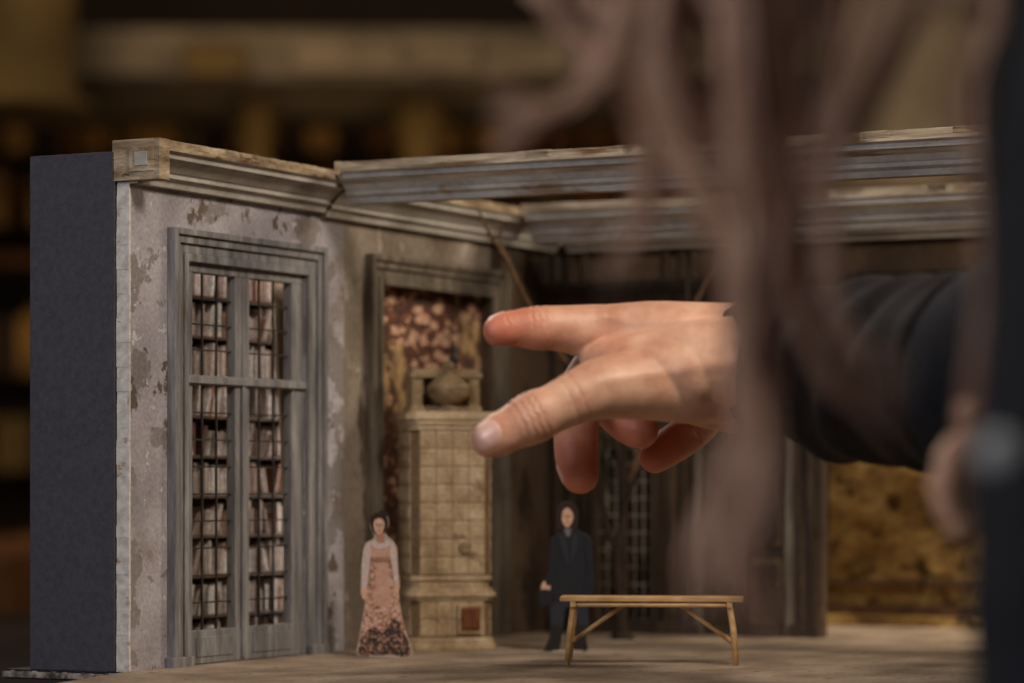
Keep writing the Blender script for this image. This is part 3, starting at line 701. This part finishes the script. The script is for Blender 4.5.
blob('left_hand',[[lp(1100,480,1.31,66),lp(1040,470,1.30,60),lp(995,465,1.29,50)],[lp(995,440,1.285,24),lp(966,446,1.27,19),lp(949,462,1.26,16)],[lp(995,462,1.285,24),lp(962,470,1.27,18),lp(943,486,1.26,16)],
 [lp(995,486,1.285,24),lp(964,494,1.27,18),lp(947,508,1.26,15)],[lp(998,508,1.285,22),lp(970,516,1.27,16),lp(957,528,1.26,13)],[lp(1006,430,1.285,26),lp(984,417,1.265,20),lp(968,414,1.25,16)]],.0018,4,'skin',person)
b=B(); b.lathe([(0,0),(.0055,0),(.006,.001),(.0045,.002),(0,.0022)],(0,0,0),'c_button',20); b.done('button',parent=person,loc=P(997,452,.905),rot=(math.radians(90),0,math.radians(-10)))
hc=C_(.12,1.05,.37)
def hp(x,y,z): return hc+hr@Vector((x,y,z))
hr=Matrix.Rotation(math.radians(28),3,'Z')@Matrix.Rotation(math.radians(-35),3,'X')
blob('head',[[(hp(0,-.02,-.06),.05),(C_(.20,1.08,.30),.05),(C_(.29,1.11,.25),.058)],
 [(hp(0,.096,.0),.009),(hp(0,.108,-.028),.012)],[(hp(-.02,.088,-.062),.008),(hp(0,.094,-.062),.010),(hp(.02,.088,-.062),.008)]],.003,5,'skin',person,
 ells=[(hp(0,-.005,.02),1,(.076,.094,.092),hr),(hp(0,.028,-.055),1,(.054,.062,.062),hr),(hp(-.076,-.005,-.01),1,(.008,.018,.03),hr),(hp(.076,-.005,-.01),1,(.008,.018,.03),hr)])
b=B()
for sx in (-1,1):
    b.sphere(hp(sx*.031,.080,.004),.013,'c_white'); b.sphere(hp(sx*.031,.089,.004),.006,'c_hair')
b.done('eyes',parent=person)
b=B(); b.sphere(hp(0,-.016,.034),1,'hairdark',(.084,.094,.092),24,16,hr); b.done('hair_cap',parent=person)

def strands(name, locks, mat):
    cu=bpy.data.curves.new(name,'CURVE'); cu.dimensions='3D'; cu.bevel_depth=1; cu.bevel_resolution=0; cu.use_fill_caps=False
    for pts,Y,w,n,rad in locks:
        base=[]
        for (u,v) in pts:
            k=P(u,v,Y); base.append([k.x,k.y,k.z])
        nc=max(1,n//9)
        for cl in range(nc):
            root=[hc.x+random.uniform(-.06,.04),hc.y-.03+random.uniform(-.04,.02),hc.z+random.uniform(.0,.06)]
            co=[random.uniform(-.55,.55) for _ in base]; c0=random.uniform(-.6,.6); cy=random.uniform(-.015,.02); cw=random.uniform(2.5,6)
            for s in range(n//nc):
                ox=random.gauss(0,1)*cw; oy=random.gauss(0,.5); ph=random.uniform(0,6.3); wob=random.uniform(.0,.0015)
                L0=len(base)
                q=[[root[0]+random.uniform(-.006,.006),root[1]+random.uniform(-.01,.01),root[2]+random.uniform(-.01,.01)]]
                for j,(x,y,z) in enumerate(base):
                    spread=(c0*.7+co[j]*.5)*w+ox*(1 if j<L0-1 else .5)
                    q.append([x+spread*Y/3000, y+cy+oy*.004, z+random.uniform(-.003,.003)])
                q[-1][2]+=random.uniform(-.01,.02)+abs(c0)*.02
                c=cat(q,5); sp=cu.splines.new('POLY'); sp.points.add(len(c)-1); L=len(c)
                for i,x in enumerate(c):
                    sp.points[i].co=(x[0]+wob*math.sin(ph+i*.45),x[1],x[2],1); sp.points[i].radius=rad*(1 if i<L*.7 else max(.25,(L-i)/(L*.3)))
    o=bpy.data.objects.new(name,cu); COL.objects.link(o); o.parent=person; cu.materials.append(M[mat]); return o
random.seed(21)
strands('hair_locks',[
 ([(650,-80),(632,10),(600,70),(560,105),(498,150)],1.08,22,63,.0005),
 ([(600,-80),(612,20),(630,90),(652,150),(640,225),(608,290)],1.09,22,36,.0005),
 ([(690,-90),(668,20),(668,100),(690,160),(730,230),(765,330)],1.06,40,54,.0005),
 ([(740,-90),(735,20),(742,120),(752,230),(742,330),(760,420),(742,500),(735,580),(775,650)],1.04,46,72,.0005),
 ([(790,-90),(792,40),(780,160),(762,280),(768,380),(735,470),(712,540),(700,610)],1.06,44,45,.0005),
 ([(760,-80),(775,60),(778,200),(800,310),(840,390),(880,450)],1.08,24,36,.0005),
 ([(860,-90),(850,20),(820,120),(800,220),(830,330),(870,430)],1.06,60,18,.0005),
 ([(960,-90),(930,0),(890,90),(850,180),(810,260)],1.04,70,18,.0005),
 ([(560,-90),(540,0),(590,60),(670,110),(720,200)],1.10,40,18,.0005),
 ([(975,-80),(970,100),(978,260),(965,400),(958,520)],1.0,10,9,.0005)],'hair')
strands('hair_dark_locks',[  # darker brown locks behind the main ones
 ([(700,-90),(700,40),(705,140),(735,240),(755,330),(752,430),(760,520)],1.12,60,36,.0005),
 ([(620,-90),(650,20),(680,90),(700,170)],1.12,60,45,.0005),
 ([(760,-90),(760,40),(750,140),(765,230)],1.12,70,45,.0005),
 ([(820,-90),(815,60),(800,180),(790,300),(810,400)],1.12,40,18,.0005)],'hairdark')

# ============================================================ ROOM
M['tablewood']=pm('dark_table_top',[(0.3,(26,18,12)),(0.7,(42,29,19))],20,4,.95,.1,spec=.1)
b=B(); b.box((-1.1,1.93,.845),(1.3,3.5,.8855),'tablewood')
for x in (-1.04,1.24):
    for y in (2.0,3.42): b.box((x-.03,y-.03,0.001),(x+.03,y+.03,.845),'tablewood')
b.box((-1.0,2.0,.78),(1.2,2.03,.845),'tablewood'); b.box((-1.0,3.40,.78),(1.2,3.43,.845),'tablewood')
b.done('work_table',bevel=.003)
M['rfloor']=pm('auditorium_floor',[(0.3,(36,22,12)),(0.7,(60,38,22))],2,5,.9,.1,grain=.1,grainscale=20)
M['rwall']=pm('auditorium_wall',[(0.3,(34,24,16)),(0.7,(54,38,26))],1.2,5,.9,.1,grain=.1,grainscale=20)
M['bal']=pm('balcony_plaster',[(0.3,(66,56,44)),(0.5,(108,94,76)),(0.7,(140,122,100))],3.0,6,.8,.2,grain=.1,grainscale=20)
M['gold']=pm('gilding',[(0.3,(92,62,26)),(0.5,(146,102,46)),(0.7,(186,138,68))],6,6,.7,.2,metallic=.0,grain=.2,grainscale=40)
M['velvet']=pm('seat_velvet',[(0.3,(74,44,22)),(0.7,(116,72,36))],8,4,.9,.1)
M['olive']=pm('olive_panel',[(0.3,(58,44,22)),(0.7,(108,84,42))],3.5,6,.8,.1,grain=.1,grainscale=20)
b=B(); b.box((-7,-3,-.1),(7,9.6,0),'rfloor'); b.done('floor')
b=B(); b.box((-7,9.4,0),(7,9.6,6),'rwall'); b.done('wall_far')
b=B(); b.box((-7.2,-3,0),(-7,9.6,6),'rwall'); b.done('wall_west')
b=B(); b.box((7,-3,0),(7.2,9.6,6),'rwall'); b.done('wall_east')
YB=7.6
def zz(v,Y=YB): return CZ+(487-v)/3000*Y
def xx(u,Y=YB): return (u-512)/3000*Y
bal=empty('theatre_balcony',(0,0,0))
b=B(); b.box((-5,YB,zz(84)),(5,YB+1.4,zz(28)),'bal'); b.box((-5,YB-.04,zz(90)),(5,YB+.05,zz(80)),'rwall')
random.seed(31); x=-4.9
while x<4.9:
    w=random.uniform(.12,.34); b.box((x,YB-.03,zz(random.uniform(70,78))),(x+w,YB,zz(random.uniform(34,48))),random.choice(('bal','bal','olive'))); x+=w+random.uniform(.03,.12)
b.done('parapet',parent=bal,bevel=.01)
b=B()
for u,w in ((-160,.09),(255,.05),(420,.07),(890,.17),(1120,.1),(1400,.1)):
    x=xx(u,YB+.3); b.lathe([(w,0),(w*1.1,.06),(w*.8,.12),(w*.75,.5),(w*.7,zz(86)-.15),(w,zz(86)-.06),(w*1.1,zz(84))],(x,YB+.3,0),'olive' if u!=890 else 'bal',16)
b.lathe([(.16,zz(112,YB-.3)),(.18,zz(104,YB-.3)),(.14,zz(96,YB-.3)),(.13,zz(-120)),(.2,zz(-160))],(xx(20,YB-.3),YB-.3,0),'olive',16)
b.lathe([(.22,zz(200,YB-.3)),(.22,zz(190,YB-.3)),(.17,zz(180,YB-.3)),(.17,zz(-120)),(.22,zz(-160))],(xx(900,YB-.3),YB-.3,0),'bal',16)
b.done('columns',parent=bal)
# rows of shelved ledgers and panels under the balcony
b=B(); random.seed(11)
for row,(va,vb) in enumerate(((94,150),(160,225),(300,375),(400,470))):
    u=-300
    while u<1500:
        w=random.uniform(6,40); v0=va+random.uniform(0,18)
        m=random.choice(('gold','velvet','olive','gold','velvet','rwall','rwall'))
        b.box((xx(u,YB+.9),YB+.9,zz(vb,YB+.9)),(xx(u+w,YB+.9),YB+.96,zz(v0,YB+.9)),m); u+=w+random.uniform(0,18)
b.box((-5,YB+.85,zz(158)),(5,YB+1.0,zz(152)),'velvet'); b.box((-5,YB+.85,zz(240)),(5,YB+1.0,zz(228)),'velvet')
b.done('shelved_panels',parent=bal)
b=B()
for r in range(4):
    y=5.0+r*.7
    for k in range(-6,7):
        x=k*.55+.1*(r%2); b.box((x-.22,y,.0),(x+.22,y+.45,.42),'velvet'); b.box((x-.22,y+.36,.42),(x+.22,y+.46,.92),'velvet'); b.box((x-.25,y,.0),(x-.22,y+.46,.62),'gold')
b.done('seat_rows',bevel=.02)

# ============================================================ LIGHTS
def area(name,loc,tgt,size,en,col,sy=None,xa=None):
    l=bpy.data.lights.new(name,'AREA'); l.size=size; l.energy=en; l.color=col; l.shape='DISK'
    if sy: l.shape='RECTANGLE'; l.size_y=sy
    o=bpy.data.objects.new(name,l); COL.objects.link(o); o.location=loc
    if xa is None: o.rotation_euler=(Vector(tgt)-Vector(loc)).to_track_quat('-Z','Y').to_euler()
    else:
        zax=-(Vector(tgt)-Vector(loc)).normalized(); yax=zax.cross(xa).normalized(); xax=yax.cross(zax)
        o.rotation_euler=Matrix((xax,yax,zax)).transposed().to_euler()
    return o
area('work_light',(.65,1.25,2.15),(-.05,2.4,1.0),.36,17,(1,.88,.74))
area('soft_left_fill',(-1.3,.3,1.75),(-.0,1.8,1.1),1.0,16,(.92,.94,1))  # added soft fill from camera left to lift the hair, not a window
area('behind_set_fill',(-.55,3.2,1.9),(-.2,2.4,1.05),.4,6,(1,.88,.76))  # added unseen fill from behind the set, aimed toward the bookcase
area('ochre_light',(.9,2.6,1.7),(.5,3.0,.95),.3,9,(1,.86,.64))
def stg(s,t,z): return F0+E1*s+E2*t+Vector((0,0,z))
area('shelf_fill',stg(.21,-.018,.340),stg(.21,-.056,.06),.28,.08,(1,.90,.80),.01,E1)  # added fill hidden above the opening, brightens the books
area('shelf_fill',stg(.345,-.028,.14),stg(.18,-.062,.14),.26,.15,(1,.90,.80),.012,Vector((0,0,1)))  # second added fill, out of view beside the opening, lights books sideways
area('balcony_light',(-1.5,5.2,3.2),(-.3,7.8,2.0),1.0,24,(1,.80,.56))
area('balcony_light',(2.0,5.2,3.0),(1.3,8,2.0),1.0,26,(1,.82,.62))
area('under_balcony_fill',(-.3,7.2,1.55),(-.3,8.5,2.02),1.2,4,(1,.74,.44))  # added unseen light that warms the panels under the balcony
w=bpy.data.worlds.new('World'); scene.world=w; w.use_nodes=True; bg=w.node_tree.nodes['Background']; bg.inputs[0].default_value=(.53,.49,.46,1); bg.inputs[1].default_value=.075

# ============================================================ CAMERA
cd=bpy.data.cameras.new('camera'); cam=bpy.data.objects.new('camera',cd); COL.objects.link(cam); scene.camera=cam
cam.location=(0,0,CZ); cam.rotation_euler=(math.radians(90),0,0)
cd.sensor_width=36; cd.lens=3000/1024*36; cd.shift_y=145.5/1024; cd.clip_start=.02; cd.clip_end=60
cd.dof.use_dof=True; cd.dof.focus_distance=2.13; cd.dof.aperture_fstop=4.0
scene.view_settings.view_transform='Standard'
